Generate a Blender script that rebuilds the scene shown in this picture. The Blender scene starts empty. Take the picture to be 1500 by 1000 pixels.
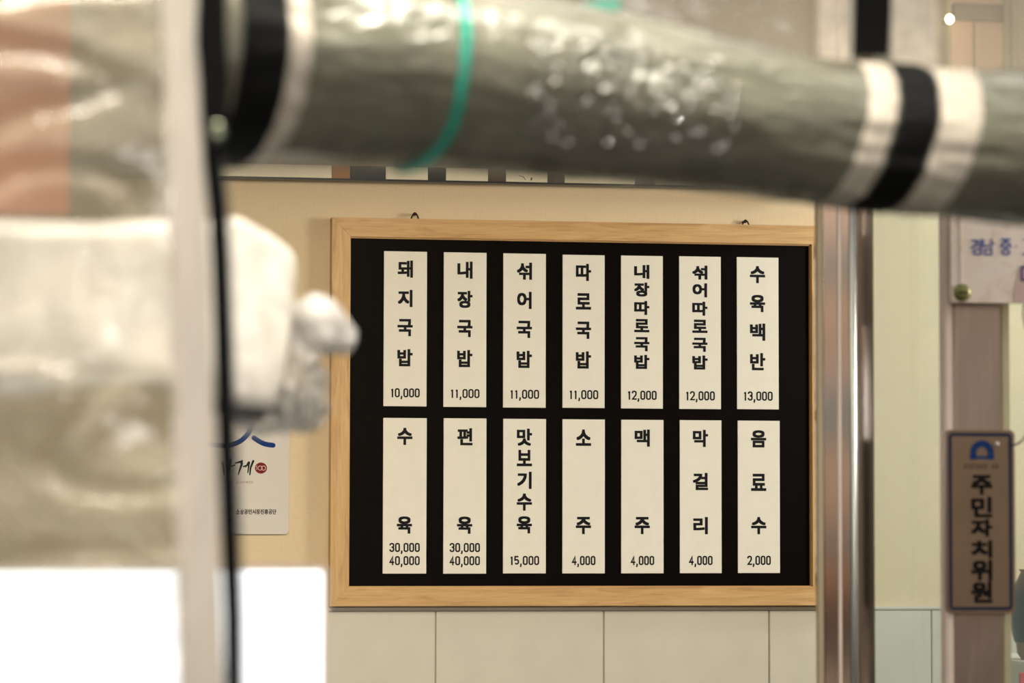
import bpy, bmesh, math, random
from mathutils import Vector, Matrix, noise
random.seed(7)
S = bpy.context.scene
COL = S.collection

# ------------------------------------------------------------------ camera
F = 4700.0
YAW, PITCH, ROLL = math.radians(9.44750764), math.radians(3.31439501), math.radians(0.12155116)
CAM = Vector((0, 0, 1.5))
RM = Matrix.Rotation(-YAW, 3, 'Z') @ Matrix.Rotation(math.pi/2 + PITCH, 3, 'X') @ Matrix.Rotation(ROLL, 3, 'Z')
cd = bpy.data.cameras.new('camera')
co = bpy.data.objects.new('camera', cd); COL.objects.link(co)
co.location = CAM; co.rotation_euler = RM.to_euler()
cd.sensor_width = 36; cd.lens = F/1500*36
cd.dof.use_dof = True
FWD = RM @ Vector((0, 0, -1))
cd.dof.focus_distance = (Vector((1.2, 6.46, 1.72)) - CAM).dot(FWD)
cd.dof.aperture_fstop = 3.4
cd.clip_end = 100
S.camera = co

def P(px, py, Y):
    d = RM @ Vector(((px-750)/F, -(py-500)/F, -1))
    return CAM + d*(Y/d.y)
def SC(Y, px=750):                       # metres per pixel on plane Y
    return (P(px+1, 500, Y)-P(px, 500, Y)).length

# ------------------------------------------------------------------ light and exposure
S.view_settings.view_transform = 'Standard'; S.view_settings.look = 'None'
S.view_settings.gamma = 1; S.view_settings.exposure = 0.2
S.view_settings.use_curve_mapping = False
W = bpy.data.worlds.new('world'); S.world = W; W.use_nodes = True
W.node_tree.nodes['Background'].inputs[0].default_value = (0.80, 0.86, 0.95, 1)
W.node_tree.nodes['Background'].inputs[1].default_value = 0.30
def area(name, loc, target, sx, sy, power, color, spread=math.pi):
    l = bpy.data.lights.new(name, 'AREA'); l.shape = 'RECTANGLE'; l.size = sx; l.size_y = sy
    l.energy = power; l.color = color; l.spread = spread
    o = bpy.data.objects.new(name, l); COL.objects.link(o); o.location = loc
    o.rotation_euler = (Vector(target)-Vector(loc)).to_track_quat('-Z', 'Y').to_euler()
    return o
area('room_lamp', (2.75, 4.83, 2.05), (1.0, 6.5, 1.35), 0.5, 0.4, 17, (1.0, 0.96, 0.91))
area('shop_front_lamp', (0.35, 4.6, 2.25), (0.45, 6.5, 1.25), 0.9, 0.5, 6.6, (1.0, 0.90, 0.71), 1.9)
area('eave_lamp', (0.95, 4.15, 3.0), (0.8, 3.5, 1.9), 3.0, 0.7, 14, (1.0, 0.94, 0.80))
area('roll_top_fill', (0.62, 3.12, 2.6), (0.62, 3.17, 1.9), 1.5, .3, 20, (1.0, 0.94, 0.80), 1.5)  # unseen light added close above the roll to brighten its top
area('bundle_fill', (0.9, 0.9, 1.95), (0.3, 3.6, 1.7), 0.8, 0.5, 20, (1.0, 0.96, 0.90))  # unseen front light added to brighten the wrapped bundle
area('street_side_fill', (-1.4, 0.9, 2.5), (0.1, 3.4, 1.7), 1.2, 0.6, 12, (1.0, 0.95, 0.86))  # unseen soft light added on the street side for the foreground
area('glass_fill', (2.5, 5.9, 2.5), (2.1, 6.5, 1.5), .5, .3, 6, (.90, .98, .97))  # unseen cool fill added behind the glass
area('opposite_wall_fill', (3.8, -1.6, 4.6), (3.8, -4.0, 1.7), 4.0, 0.6, 150, (1.0, 0.92, 0.82))  # unseen light added to brighten the opposite wall reflected in the steel
for k, (x, yy, z, pw) in enumerate(((-.9, .2, 2.2, 9), (-.2, -.6, 2.45, 9), (.7, -.2, 2.35, 9), (1.5, .4, 2.5, 9), (2.4, -.4, 2.3, 9), (.2, .9, 2.7, 5), (1.9, -1.5, 2.0, 9), (-1.6, -1.0, 1.9, 9), (1.0, -2.2, 1.75, 7))):
    l = bpy.data.lights.new('sparkle_point', 'POINT'); l.energy = pw*.8; l.shadow_soft_size = .02; l.color = (1, .96, .9)  # unseen points added for sparkle on the vinyl
    o = bpy.data.objects.new('sparkle_point', l); COL.objects.link(o); o.location = (x, yy, z)

# ------------------------------------------------------------------ materials
def nm(name):
    m = bpy.data.materials.new(name); m.use_nodes = True
    nt = m.node_tree; b = nt.nodes['Principled BSDF']
    return m, nt, b
def setp(b, **k):
    for n, v in k.items(): b.inputs[n.replace('_', ' ')].default_value = v
def srgb(r, g, b):
    f = lambda c: (c/255/12.92) if c/255 <= .04045 else ((c/255+.055)/1.055)**2.4
    return (f(r), f(g), f(b), 1)
def mapping(nt, scale=(1, 1, 1), kind='Object'):
    tc = nt.nodes.new('ShaderNodeTexCoord'); mp = nt.nodes.new('ShaderNodeMapping')
    mp.inputs['Scale'].default_value = scale
    nt.links.new(tc.outputs[kind], mp.inputs[0]); return mp.outputs[0]
def noise_tex(nt, vec, scale, detail=3, rough=.55, dist=0):
    n = nt.nodes.new('ShaderNodeTexNoise'); n.inputs['Scale'].default_value = scale
    n.inputs['Detail'].default_value = detail; n.inputs['Roughness'].default_value = rough
    n.inputs['Distortion'].default_value = dist
    nt.links.new(vec, n.inputs['Vector']); return n.outputs['Fac']
def ramp(nt, fac, stops):
    r = nt.nodes.new('ShaderNodeValToRGB'); e = r.color_ramp.elements
    while len(e) < len(stops): e.new(.5)
    for i, (p, c) in enumerate(stops): e[i].position = p; e[i].color = c
    nt.links.new(fac, r.inputs[0]); return r.outputs[0]
def bump(nt, h, strength, dist, b):
    n = nt.nodes.new('ShaderNodeBump'); n.inputs['Strength'].default_value = strength
    n.inputs['Distance'].default_value = dist
    nt.links.new(h, n.inputs['Height']); nt.links.new(n.outputs[0], b.inputs['Normal']); return n
def plain(name, col, rough=.5, metal=0, var=.04, scale=12, bmp=0.0, **k):
    m, nt, b = nm(name); v = mapping(nt)
    f = noise_tex(nt, v, scale, 4)
    lo = tuple(c*(1-var*2) for c in col[:3])+(1,); hi = tuple(min(1, c*(1+var)) for c in col[:3])+(1,)
    nt.links.new(ramp(nt, f, [(.3, lo), (.7, hi)]), b.inputs['Base Color'])
    setp(b, Roughness=rough, Metallic=metal, **k)
    if bmp: bump(nt, f, bmp, .002, b)
    return m

def wallpaper():
    m, nt, b = nm('woven_wallpaper')
    v = mapping(nt)
    f1 = noise_tex(nt, mapping(nt, (420, 1, 30)), 1, 2); f2 = noise_tex(nt, mapping(nt, (40, 1, 420)), 1, 2)
    a = nt.nodes.new('ShaderNodeMath'); a.operation = 'ADD'; nt.links.new(f1, a.inputs[0]); nt.links.new(f2, a.inputs[1])
    c = ramp(nt, a.outputs[0], [(.75, srgb(223, 198, 156)), (1.2, srgb(227, 203, 162))])
    nt.links.new(c, b.inputs['Base Color']); setp(b, Roughness=.75)
    bump(nt, a.outputs[0], .12, .001, b); return m
def oak():
    m, nt, b = nm('light_oak')
    v = mapping(nt, (5, 60, 60)); g = noise_tex(nt, v, 1.2, 6, .6, 1.2)
    v2 = mapping(nt, (10, 420, 420)); g2 = noise_tex(nt, v2, 1, 2)
    mx = nt.nodes.new('ShaderNodeMath'); mx.operation = 'MULTIPLY_ADD'; mx.inputs[1].default_value = .45
    nt.links.new(g2, mx.inputs[0]); nt.links.new(g, mx.inputs[2])
    c = ramp(nt, mx.outputs[0], [(.5, srgb(176, 131, 74)), (.68, srgb(203, 158, 97)), (.95, srgb(218, 176, 116))])
    nt.links.new(c, b.inputs['Base Color']); setp(b, Roughness=.42)
    bump(nt, mx.outputs[0], .25, .0008, b); return m
def weave(name, col, scale=900, rough=.7, trans=0.0):
    m, nt, b = nm(name)
    f1 = noise_tex(nt, mapping(nt, (scale, scale, 15)), 1, 1); f2 = noise_tex(nt, mapping(nt, (scale*.2, scale*.2, scale)), 1, 1)
    a = nt.nodes.new('ShaderNodeMath'); a.operation = 'MULTIPLY_ADD'; a.inputs[1].default_value = .5
    nt.links.new(f2, a.inputs[0]); nt.links.new(f1, a.inputs[2])
    lo = tuple(c*.78 for c in col[:3])+(1,)
    nt.links.new(ramp(nt, a.outputs[0], [(.55, lo), (.9, col)]), b.inputs['Base Color'])
    setp(b, Roughness=rough); bump(nt, a.outputs[0], .4, .0008, b)
    if trans: setp(b, Alpha=1-trans)
    return m
def clear_vinyl(name, alpha, col, rough=.12, scale=6, bstr=.5, tint=(1, 1, 1, 1), bd=.01, ior=1.5):
    """see-through PVC: part gloss and milky body, part straight through"""
    m, nt, b = nm(name)
    out = nt.nodes['Material Output']
    v = mapping(nt)
    f = noise_tex(nt, v, scale, 5, .6, .6)
    f2 = noise_tex(nt, v, scale*9, 3, .6)
    mm = nt.nodes.new('ShaderNodeMath'); mm.operation = 'MULTIPLY_ADD'; mm.inputs[1].default_value = .12
    nt.links.new(f2, mm.inputs[0]); nt.links.new(f, mm.inputs[2])
    bump(nt, mm.outputs[0], bstr, bd, b)
    lo = tuple(c*.72 for c in col[:3])+(1,)
    nt.links.new(ramp(nt, f, [(.35, lo), (.65, col)]), b.inputs['Base Color'])
    setp(b, Roughness=rough, IOR=ior)
    t = nt.nodes.new('ShaderNodeBsdfTransparent'); t.inputs[0].default_value = tint
    mx = nt.nodes.new('ShaderNodeMixShader'); mx.inputs[0].default_value = alpha
    nt.links.new(t.outputs[0], mx.inputs[1]); nt.links.new(b.outputs[0], mx.inputs[2])
    nt.links.new(mx.outputs[0], out.inputs['Surface']); return m
def metal(name, col, rough, scale=4, bmp=.02):
    m, nt, b = nm(name)
    f = noise_tex(nt, mapping(nt, (3, 3, 1)), scale, 3)
    fine = noise_tex(nt, mapping(nt, (900, 900, 6)), 1, 2)
    nt.links.new(ramp(nt, fine, [(.3, tuple(c*.85 for c in col[:3])+(1,)), (.7, col)]), b.inputs['Base Color'])
    setp(b, Roughness=rough, Metallic=1); bump(nt, f, bmp, .05, b); return m
def emit(name, col, s):
    m, nt, b = nm(name); setp(b, Base_Color=col, Emission_Color=col, Emission_Strength=s); return m

M = {}
M['wall'] = wallpaper()
M['tile'] = plain('cream_glazed_tile', srgb(216, 208, 186), .28, var=.02)
M['grout'] = plain('pale_grout', srgb(190, 180, 158), .9)
M['oak'] = oak()
M['oak_end'] = plain('oak_bead', srgb(186, 142, 84), .45, scale=60)
M['panel'] = plain('black_brown_panel', srgb(12, 7, 4), .38, var=.1, scale=30, Specular_IOR_Level=.04)
M['card'] = plain('cream_card', srgb(238, 229, 208), .55, var=.015, scale=25)
M['ink'] = plain('black_ink', srgb(14, 13, 14), .5, var=.05, Specular_IOR_Level=.15)
M['iron'] = plain('dark_iron', srgb(40, 30, 22), .4, .8)
M['floor'] = plain('dark_asphalt', srgb(62, 58, 52), .8, var=.2, scale=30, bmp=.4)
M['ceil'] = plain('off_white_ceiling', srgb(205, 198, 182), .8)
M['taupe'] = plain('taupe_board', srgb(138, 122, 102), .6, var=.05, scale=3)
M['cream_print'] = plain('cream_print', srgb(225, 212, 178), .4)
M['brown_print'] = plain('brown_print', srgb(150, 100, 50), .4)
M['black'] = plain('black_plastic', srgb(16, 15, 14), .4)
M['grey_card'] = plain('pale_grey_plaque', srgb(214, 204, 190), .45, var=.01)
M['blue'] = plain('blue_print', srgb(6, 50, 116), .5, Specular_IOR_Level=.15)
M['navy'] = plain('navy_print', srgb(12, 30, 66), .45)
M['red'] = plain('dark_red_print', srgb(128, 18, 16), .5, Specular_IOR_Level=.15)
M['soft_red'] = plain('grey_red_print', srgb(150, 110, 100), .6)
M['tape'] = weave('white_reinforcement_tape', srgb(226, 213, 196), 900)
M['tape_clear'] = clear_vinyl('thin_white_tape', .55, srgb(226, 213, 196), .5, 60, .2)
M['webbing'] = weave('black_zip_webbing', srgb(7, 7, 6), 1400, .75)
M['webbing'].node_tree.nodes['Principled BSDF'].inputs['Specular IOR Level'].default_value = .12
M['teeth'] = plain('black_zip_teeth', srgb(28, 27, 26), .35)
M['slider'] = metal('aged_zip_slider', srgb(120, 125, 105), .35)
M['vinyl_flat'] = clear_vinyl('clear_vinyl_sheet', .34, srgb(228, 216, 190), .08, 5, .55, (1, 1, 1, 1), .02, 1.75)
M['vinyl_crinkle'] = clear_vinyl('crinkled_film', .42, srgb(110, 108, 94), .04, 5, 0, (1, 1, 1, 1), .001, 1.9)
M['vinyl_reflection'] = clear_vinyl('olive_reflection_vinyl', .70, srgb(186, 182, 154), .22, 7, .9, (.93, .94, .86, 1), .02)  # olive colour stands in for reflections on the front vinyl
M['vinyl_roll'] = clear_vinyl('rolled_vinyl', .93, srgb(101, 98, 84), .10, 14, .5, (.8, .8, .74, 1), .012, 1.85)
M['vinyl_flap'] = clear_vinyl('vinyl_flap', .45, srgb(160, 150, 128), .15, 8, .3)
M['film'] = clear_vinyl('white_plastic_film', .93, srgb(236, 228, 214), .25, 16, .35)
M['film_clear'] = clear_vinyl('clear_plastic_film', .55, srgb(232, 226, 216), .15, 40, .8)
M['film_tail'] = clear_vinyl('milky_plastic_twist', .90, srgb(226, 220, 212), .2, 30, .5)
M['dark_grey'] = plain('dark_grey_shade', srgb(52, 48, 44), .6)  # dark tone for the shade under the bundle
M['cord'] = clear_vinyl('teal_plastic_cord', .85, srgb(20, 150, 128), .25, 40, .3, (.5, .9, .8, 1))
M['peach'] = plain('peach_board', srgb(206, 128, 84), .6, var=.05, scale=3)
M['peach_pane'] = plain('peach_blind', srgb(234, 192, 160), .6, var=.03, scale=5)
M['steel'] = metal('brushed_steel', (.74, .71, .68, 1), .09, 3, .002)
M['steel_bead'] = metal('satin_steel_bead', (.62, .62, .56, 1), .32)
M['steel_dark'] = metal('dull_steel', (.40, .35, .31, 1), .30, 5, .04)
M['pale_frame'] = plain('pale_pink_frame', srgb(226, 206, 190), .45)
M['olive_frame'] = plain('olive_cream_frame', srgb(176, 166, 132), .5)
M['tan_frame'] = plain('tan_frame', srgb(186, 168, 138), .5)
M['shade_bar'] = plain('taupe_bar', srgb(112, 98, 82), .6)
M['mullion'] = plain('grey_olive_mullion', srgb(140, 128, 106), .5)
def glass():
    m, nt, b = nm('green_tinted_glass'); out = nt.nodes['Material Output']
    t = nt.nodes.new('ShaderNodeBsdfTransparent'); t.inputs[0].default_value = (.91, .96, .97, 1)
    g = nt.nodes.new('ShaderNodeBsdfGlossy'); g.inputs['Roughness'].default_value = .03
    d = nt.nodes.new('ShaderNodeBsdfDiffuse'); d.inputs[0].default_value = (.66, .85, .80, 1)  # diffuse veil puts the outdoor reflection into the glass colour
    m1 = nt.nodes.new('ShaderNodeMixShader'); m1.inputs[0].default_value = .08
    m2 = nt.nodes.new('ShaderNodeMixShader'); m2.inputs[0].default_value = .07
    nt.links.new(t.outputs[0], m1.inputs[1]); nt.links.new(d.outputs[0], m1.inputs[2])
    nt.links.new(m1.outputs[0], m2.inputs[1]); nt.links.new(g.outputs[0], m2.inputs[2])
    nt.links.new(m2.outputs[0], out.inputs['Surface']); return m
M['glass'] = glass()
def stained():
    m, nt, b = nm('stained_pink_sign')
    f = noise_tex(nt, mapping(nt), 22, 4, .6, .4)
    nt.links.new(ramp(nt, f, [(.3, srgb(206, 180, 156)), (.46, srgb(232, 214, 196)), (.62, srgb(236, 220, 204)), (.75, srgb(214, 192, 160))]), b.inputs['Base Color'])
    setp(b, Roughness=.5); return m
M['pink_sign'] = stained()
M['pink_edge'] = plain('mauve_patch', srgb(200, 172, 158), .5)
M['brown_plate'] = plain('brown_bronze_plate', srgb(124, 102, 80), .38, .35, var=.06, scale=8)
M['brown_rim'] = plain('bronze_plate_rim', srgb(110, 88, 68), .35, .5)
M['sign_blue'] = plain('faded_blue_print', srgb(70, 84, 150), .5)
M['sign_violet'] = plain('violet_print', srgb(96, 72, 120), .5)
M['plate_navy'] = plain('plate_navy_line', srgb(26, 32, 62), .5, Specular_IOR_Level=.2)
M['plate_blue'] = plain('plate_logo_blue', srgb(4, 48, 98), .5, Specular_IOR_Level=.2)
M['plate_ink'] = plain('plate_lettering', srgb(16, 12, 10), .5, Specular_IOR_Level=.1)
M['green_screw'] = plain('verdigris_screw', srgb(136, 134, 80), .35, .5, var=.2, scale=200)
M['jar_dark'] = plain('dark_green_glaze', srgb(22, 24, 14), .3, Specular_IOR_Level=.2)
M['jar_brown'] = plain('brown_jar_foot', srgb(140, 92, 62), .4)
M['white_cloth'] = plain('white_counter', srgb(232, 226, 206), .5)
M['bright_red'] = plain('bright_red_lid', srgb(206, 40, 36), .4)
M['light_face'] = emit('lit_sign_face', (.93, .985, 1.0, 1), 1.15)
M['bulb'] = emit('warm_bulb', (1.0, .80, .45, 1), 14)
M['orange'] = plain('orange_awning', srgb(206, 140, 92), .7)
M['slate'] = plain('slate_blue_sign', srgb(112, 132, 136), .7)
M['rose'] = plain('rose_sign', srgb(200, 168, 148), .7, var=.12, scale=2)
M['beige'] = plain('beige_render', srgb(200, 180, 150), .8)
M['clay'] = plain('clay_sign', srgb(208, 168, 136), .7, var=.15, scale=2)
M['umber'] = plain('umber_shutter', srgb(78, 60, 48), .7)

# ------------------------------------------------------------------ object helpers
def link(name, me, parent=None, kind=None):
    o = bpy.data.objects.new(name, me); COL.objects.link(o)
    if parent: o.parent = parent
    if kind: o['kind'] = kind
    return o
def tag(o, label, cat, group=None):
    o['label'] = label; o['category'] = cat
    if group: o['group'] = group
    return o
def thing(name, loc, label, cat, group=None):
    o = bpy.data.objects.new(name, None); o.empty_display_size = .05; COL.objects.link(o); o.location = loc
    return tag(o, label, cat, group)
def build(name, bm, mat, parent=None, smooth=False, kind=None, origin=None):
    """bm is in world coordinates; the object gets its origin at its own base"""
    if origin is None:
        lo = Vector((min(v.co.x for v in bm.verts), min(v.co.y for v in bm.verts), min(v.co.z for v in bm.verts)))
        hi = Vector((max(v.co.x for v in bm.verts), max(v.co.y for v in bm.verts), max(v.co.z for v in bm.verts)))
        origin = Vector(((lo.x+hi.x)/2, (lo.y+hi.y)/2, lo.z))
    bmesh.ops.translate(bm, verts=bm.verts, vec=-origin)
    me = bpy.data.meshes.new(name); bm.to_mesh(me); bm.free(); me.materials.append(M[mat])
    if smooth:
        for p in me.polygons: p.use_smooth = True
    o = link(name, me, parent, kind)
    pw = Vector((0, 0, 0)); q = parent
    while q: pw += q.location; q = q.parent
    o.location = origin - pw
    return o
def box(bm, x0, x1, y0, y1, z0, z1, bev=0, seg=2):
    x0, x1 = min(x0, x1), max(x0, x1); y0, y1 = min(y0, y1), max(y0, y1); z0, z1 = min(z0, z1), max(z0, z1)
    r = bmesh.ops.create_cube(bm, size=1)
    bmesh.ops.scale(bm, vec=(x1-x0, y1-y0, z1-z0), verts=r['verts'])
    bmesh.ops.translate(bm, vec=((x0+x1)/2, (y0+y1)/2, (z0+z1)/2), verts=r['verts'])
    if bev:
        es = list({e for v in r['verts'] for e in v.link_edges})
        bmesh.ops.bevel(bm, geom=es, offset=bev, segments=seg, affect='EDGES')
def B(*a, **k):
    bm = bmesh.new(); box(bm, *a, **k); return bm
def pxbox(x0, x1, y0, y1, Y, depth, bev=0):
    """a box whose front face lies on plane Y, given by the pixels it spans there"""
    a = P(x0, (y0+y1)/2, Y); b = P(x1, (y0+y1)/2, Y); c = P((x0+x1)/2, y0, Y); d = P((x0+x1)/2, y1, Y)
    return B(a.x, b.x, Y, Y+depth, d.z, c.z, bev=bev)
def prism(pts, y0, y1, bev=0):
    """polygon in X,Z extruded from y0 (front) to y1"""
    bm = bmesh.new()
    vs = [bm.verts.new((x, y0, z)) for x, z in pts]; f = bm.faces.new(vs)
    r = bmesh.ops.extrude_face_region(bm, geom=[f])
    bmesh.ops.translate(bm, vec=(0, y1-y0, 0), verts=[e for e in r['geom'] if isinstance(e, bmesh.types.BMVert)])
    bmesh.ops.recalc_face_normals(bm, faces=bm.faces)
    return bm
def rrect(x0, x1, z0, z1, r, n=6):
    pts = []
    for cx, cz, a0 in ((x1-r, z1-r, 0), (x0+r, z1-r, 90), (x0+r, z0+r, 180), (x1-r, z0+r, 270)):
        for i in range(n+1):
            a = math.radians(a0+90*i/n); pts.append((cx+r*math.cos(a), cz+r*math.sin(a)))
    return pts
def tube(bm, pts, r, n=10, cap=True):
    pts = [Vector(p) for p in pts]; rings = []
    rs = r if isinstance(r, (list, tuple)) else [r]*len(pts)
    up = Vector((0, 0, 1))
    for i, p in enumerate(pts):
        t = (pts[min(i+1, len(pts)-1)]-pts[max(i-1, 0)]).normalized()
        a = t.cross(up)
        if a.length < .05: a = t.cross(Vector((1, 0, 0)))
        a.normalize(); b = t.cross(a).normalized()
        rings.append([bm.verts.new(p+(a*math.cos(k*2*math.pi/n)+b*math.sin(k*2*math.pi/n))*rs[i]) for k in range(n)])
    for i in range(len(rings)-1):
        for k in range(n):
            bm.faces.new((rings[i][k], rings[i][(k+1) % n], rings[i+1][(k+1) % n], rings[i+1][k]))
    if cap: bm.faces.new(rings[0][::-1]); bm.faces.new(rings[-1])
    return bm
def smooth_path(pts, n=8):
    pts = [Vector(p) for p in pts]; out = []
    for i in range(len(pts)-1):
        p0 = pts[max(i-1, 0)]; p1 = pts[i]; p2 = pts[i+1]; p3 = pts[min(i+2, len(pts)-1)]
        for k in range(n):
            t = k/n
            out.append(.5*((2*p1)+(-p0+p2)*t+(2*p0-5*p1+4*p2-p3)*t*t+(-p0+3*p1-3*p2+p3)*t**3))
    out.append(pts[-1]); return out
def interp(x, tab):
    for i in range(len(tab)-1):
        a, b = tab[i], tab[i+1]
        if x <= b[0] or i == len(tab)-2:
            t = (x-a[0])/(b[0]-a[0]); return [a[j]+(b[j]-a[j])*t for j in range(1, len(a))]

# flat print: strokes and glyphs, in world X,Z on plane y
def stroke(bm, pts, w, y, rnd=False):
    """ribbon with mitred joints; w a width or list of widths"""
    n = len(pts); ws = w if isinstance(w, (list, tuple)) else [w]*n
    L = []; R = []
    for i in range(n):
        p = Vector(pts[i])
        d0 = (Vector(pts[i])-Vector(pts[i-1])).normalized() if i else None
        d1 = (Vector(pts[i+1])-Vector(pts[i])).normalized() if i < n-1 else None
        if d0 is None: d0 = d1
        if d1 is None: d1 = d0
        n0 = Vector((-d0.y, d0.x)); n1 = Vector((-d1.y, d1.x)); m = (n0+n1)
        m = m.normalized() if m.length > 1e-6 else n0
        k = min(2, 1/max(.3, m.dot(n0)))
        L.append(bm.verts.new((p.x+m.x*ws[i]/2*k, y, p.y+m.y*ws[i]/2*k)))
        R.append(bm.verts.new((p.x-m.x*ws[i]/2*k, y, p.y-m.y*ws[i]/2*k)))
    for i in range(n-1): bm.faces.new((L[i], L[i+1], R[i+1], R[i]))
    if rnd:
        for i in (0, n-1):
            c = Vector(pts[i]); vs = [bm.verts.new((c.x+ws[i]/2*math.cos(a*math.pi/8), y-1e-5, c.y+ws[i]/2*math.sin(a*math.pi/8))) for a in range(16)]
            bm.faces.new(vs)
GL = {}
def glyph(ch):
    if ch not in GL:
        c = bpy.data.curves.new('g', 'FONT'); c.body = ch; c.size = 1; c.resolution_u = 4
        o = bpy.data.objects.new('g', c); COL.objects.link(o)
        dg = bpy.context.evaluated_depsgraph_get()
        me = bpy.data.meshes.new_from_object(o.evaluated_get(dg))
        vs = [(v.co.x, v.co.y) for v in me.vertices]; fs = [tuple(p.vertices) for p in me.polygons]
        bpy.data.objects.remove(o); bpy.data.curves.remove(c); bpy.data.meshes.remove(me)
        x0 = min(v[0] for v in vs); x1 = max(v[0] for v in vs); y0 = min(v[1] for v in vs); y1 = max(v[1] for v in vs)
        GL[ch] = ([(v[0]-(x0+x1)/2, v[1]-(y0+y1)/2) for v in vs], fs, x1-x0, y1-y0)
    return GL[ch]
def put_glyph(bm, ch, cx, cz, w, h, y, bold=.0):
    """glyph fitted to a w x h box (metres) centred at cx,cz; bold = extra stroke (metres) made by shifted copies"""
    vs, fs, gw, gh = glyph(ch)
    sx = (w-bold)/gw; sz = (h-bold)/gh
    offs = [(0, 0)] if not bold else [(dx*bold/2, dz*bold/2) for dx, dz in ((0, 0), (1, 1), (1, -1), (-1, 1), (-1, -1), (1, 0), (-1, 0), (0, 1), (0, -1))]
    for k, (ox, oz) in enumerate(offs):
        nv = [bm.verts.new((cx+x*sx+ox, y-k*2e-6, cz+z*sz+oz)) for x, z in vs]
        for f in fs:
            try: bm.faces.new([nv[i] for i in f])
            except ValueError: pass
def rr_loop(x0, x1, z0, z1, r): p = rrect(x0, x1, z0, z1, r, 4); return p+[p[0]]
def arc(cx, cz, rx, rz, a0, a1, n=8): return [(cx+rx*math.cos(math.radians(a0+(a1-a0)*i/n)), cz+rz*math.sin(math.radians(a0+(a1-a0)*i/n))) for i in range(n+1)]
def digit(bm, d, x, z, w, h, t, y):
    """squared condensed numeral, lower-left at x,z"""
    X = lambda a: x+t/2+(w-t)*a
    Z = lambda a: z+t/2+(h-t)*a
    r = (w-t)*.42
    if d == '0': S_ = [rr_loop(X(0), X(1), Z(0), Z(1), r)]
    elif d == '1': S_ = [[(X(.62), z), (X(.62), Z(1))], [(X(.62), Z(.98)), (X(.2), Z(.78))]]
    elif d == '2': S_ = [[(X(0), Z(.74))]+arc(X(0)+r, Z(1)-r, r, r, 180, 90, 4)+arc(X(1)-r, Z(1)-r, r, r, 90, 0, 4)+[(X(1), Z(.66)), (X(.9), Z(.5)), (X(.05), Z(0)), (X(1)+t/2, Z(0))]]
    elif d == '3': S_ = [[(X(0), Z(.76))]+arc(X(0)+r, Z(1)-r, r, r, 180, 90, 4)+arc(X(1)-r, Z(1)-r, r, r, 90, 0, 4)+[(X(.97), Z(.62)), (X(.65), Z(.53)), (X(.4), Z(.53))],
                         [(X(.4), Z(.53)), (X(.65), Z(.53)), (X(1), Z(.42))]+arc(X(1)-r, Z(0)+r, r, r, 0, -90, 4)+arc(X(0)+r, Z(0)+r, r, r, -90, -180, 4)+[(X(0), Z(.26))]]
    elif d == '4': S_ = [[(X(.74), z), (X(.74), Z(1)), (X(0), Z(.28)), (X(1)+t/2, Z(.28))]]
    elif d == '5': S_ = [[(X(1), Z(1)), (X(.05), Z(1)), (X(.02), Z(.55))]+arc(X(.5), Z(.33), (w-t)/2, (h-t)*.28, 120, -150, 10)]
    elif d == ',': S_ = [[(x+w*.5, z+t), (x+w*.5, z-t*.2), (x+w*.25, z-t*1.3)]]
    for s in S_: stroke(bm, s, t, y)
def price(bm, txt, cx, cz, pxw, u, y):
    """u = metres per pixel"""
    widths = [3.2 if c == ',' else (5.4 if c == '1' else 7.2) for c in txt]; gap = 1.0
    tot = sum(widths)+gap*(len(txt)-1); k = pxw/tot; h = 13.2*u; x = cx-pxw/2*u
    for c, w in zip(txt, widths):
        digit(bm, c, x, cz-h/2, w*k*u, h, 2.15*u, y); x += (w+gap)*k*u

# ================================================================== SETTING
WY = 6.5                                        # wall plane
def struct(name, bm, mat): o = build(name, bm, mat); o['kind'] = 'structure'; return o
wall = struct('wall_back', B(-2.6, 4.2, WY, WY+.12, 0, 3.1), 'wall')
struct('floor', B(-6, 8, -5, WY+.12, -.1, 0), 'floor')
struct('ceiling', B(-2.6, 4.2, 5.35, WY+.12, 3.1, 3.2), 'ceil')
struct('wall_left', B(-2.7, -2.6, 5.35, WY+.12, 0, 3.2), 'wall')
struct('wall_right', B(4.2, 4.3, 5.35, WY+.12, 0, 3.2), 'wall')

# tiles of the lower wall: joints at the pixels where they fall
zt = P(800, 894, WY).z
jx = [P(637, 940, WY).x, P(884, 940, WY).x, P(1125, 940, WY).x]
pitch = (jx[2]-jx[0])/2
tile_me = None
x = jx[0]-pitch*6; row_h = .60
for c in range(14):
    for r in range(2):
        x0 = x+c*pitch; z1 = zt-r*row_h
        if tile_me is None:
            bm = B(-pitch/2+.0012, pitch/2-.0012, -.009, 0, -row_h+.0012, -.0012, bev=.0015)
            tile_me = bpy.data.meshes.new('tile'); bm.to_mesh(tile_me); bm.free(); tile_me.materials.append(M['tile'])
        o = link('tile', tile_me, wall)
        o.location = Vector((x0+pitch/2, WY, z1)) - wall.location
build('tile_grout', B(-2.5, 4.1, WY-.0035, WY, 0, zt-.001), 'grout', wall)
o = struct('trim_1', B(-2.55, 4.15, WY-.012, WY, zt+.0005, zt+.008, bev=.002), 'tile')

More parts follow.
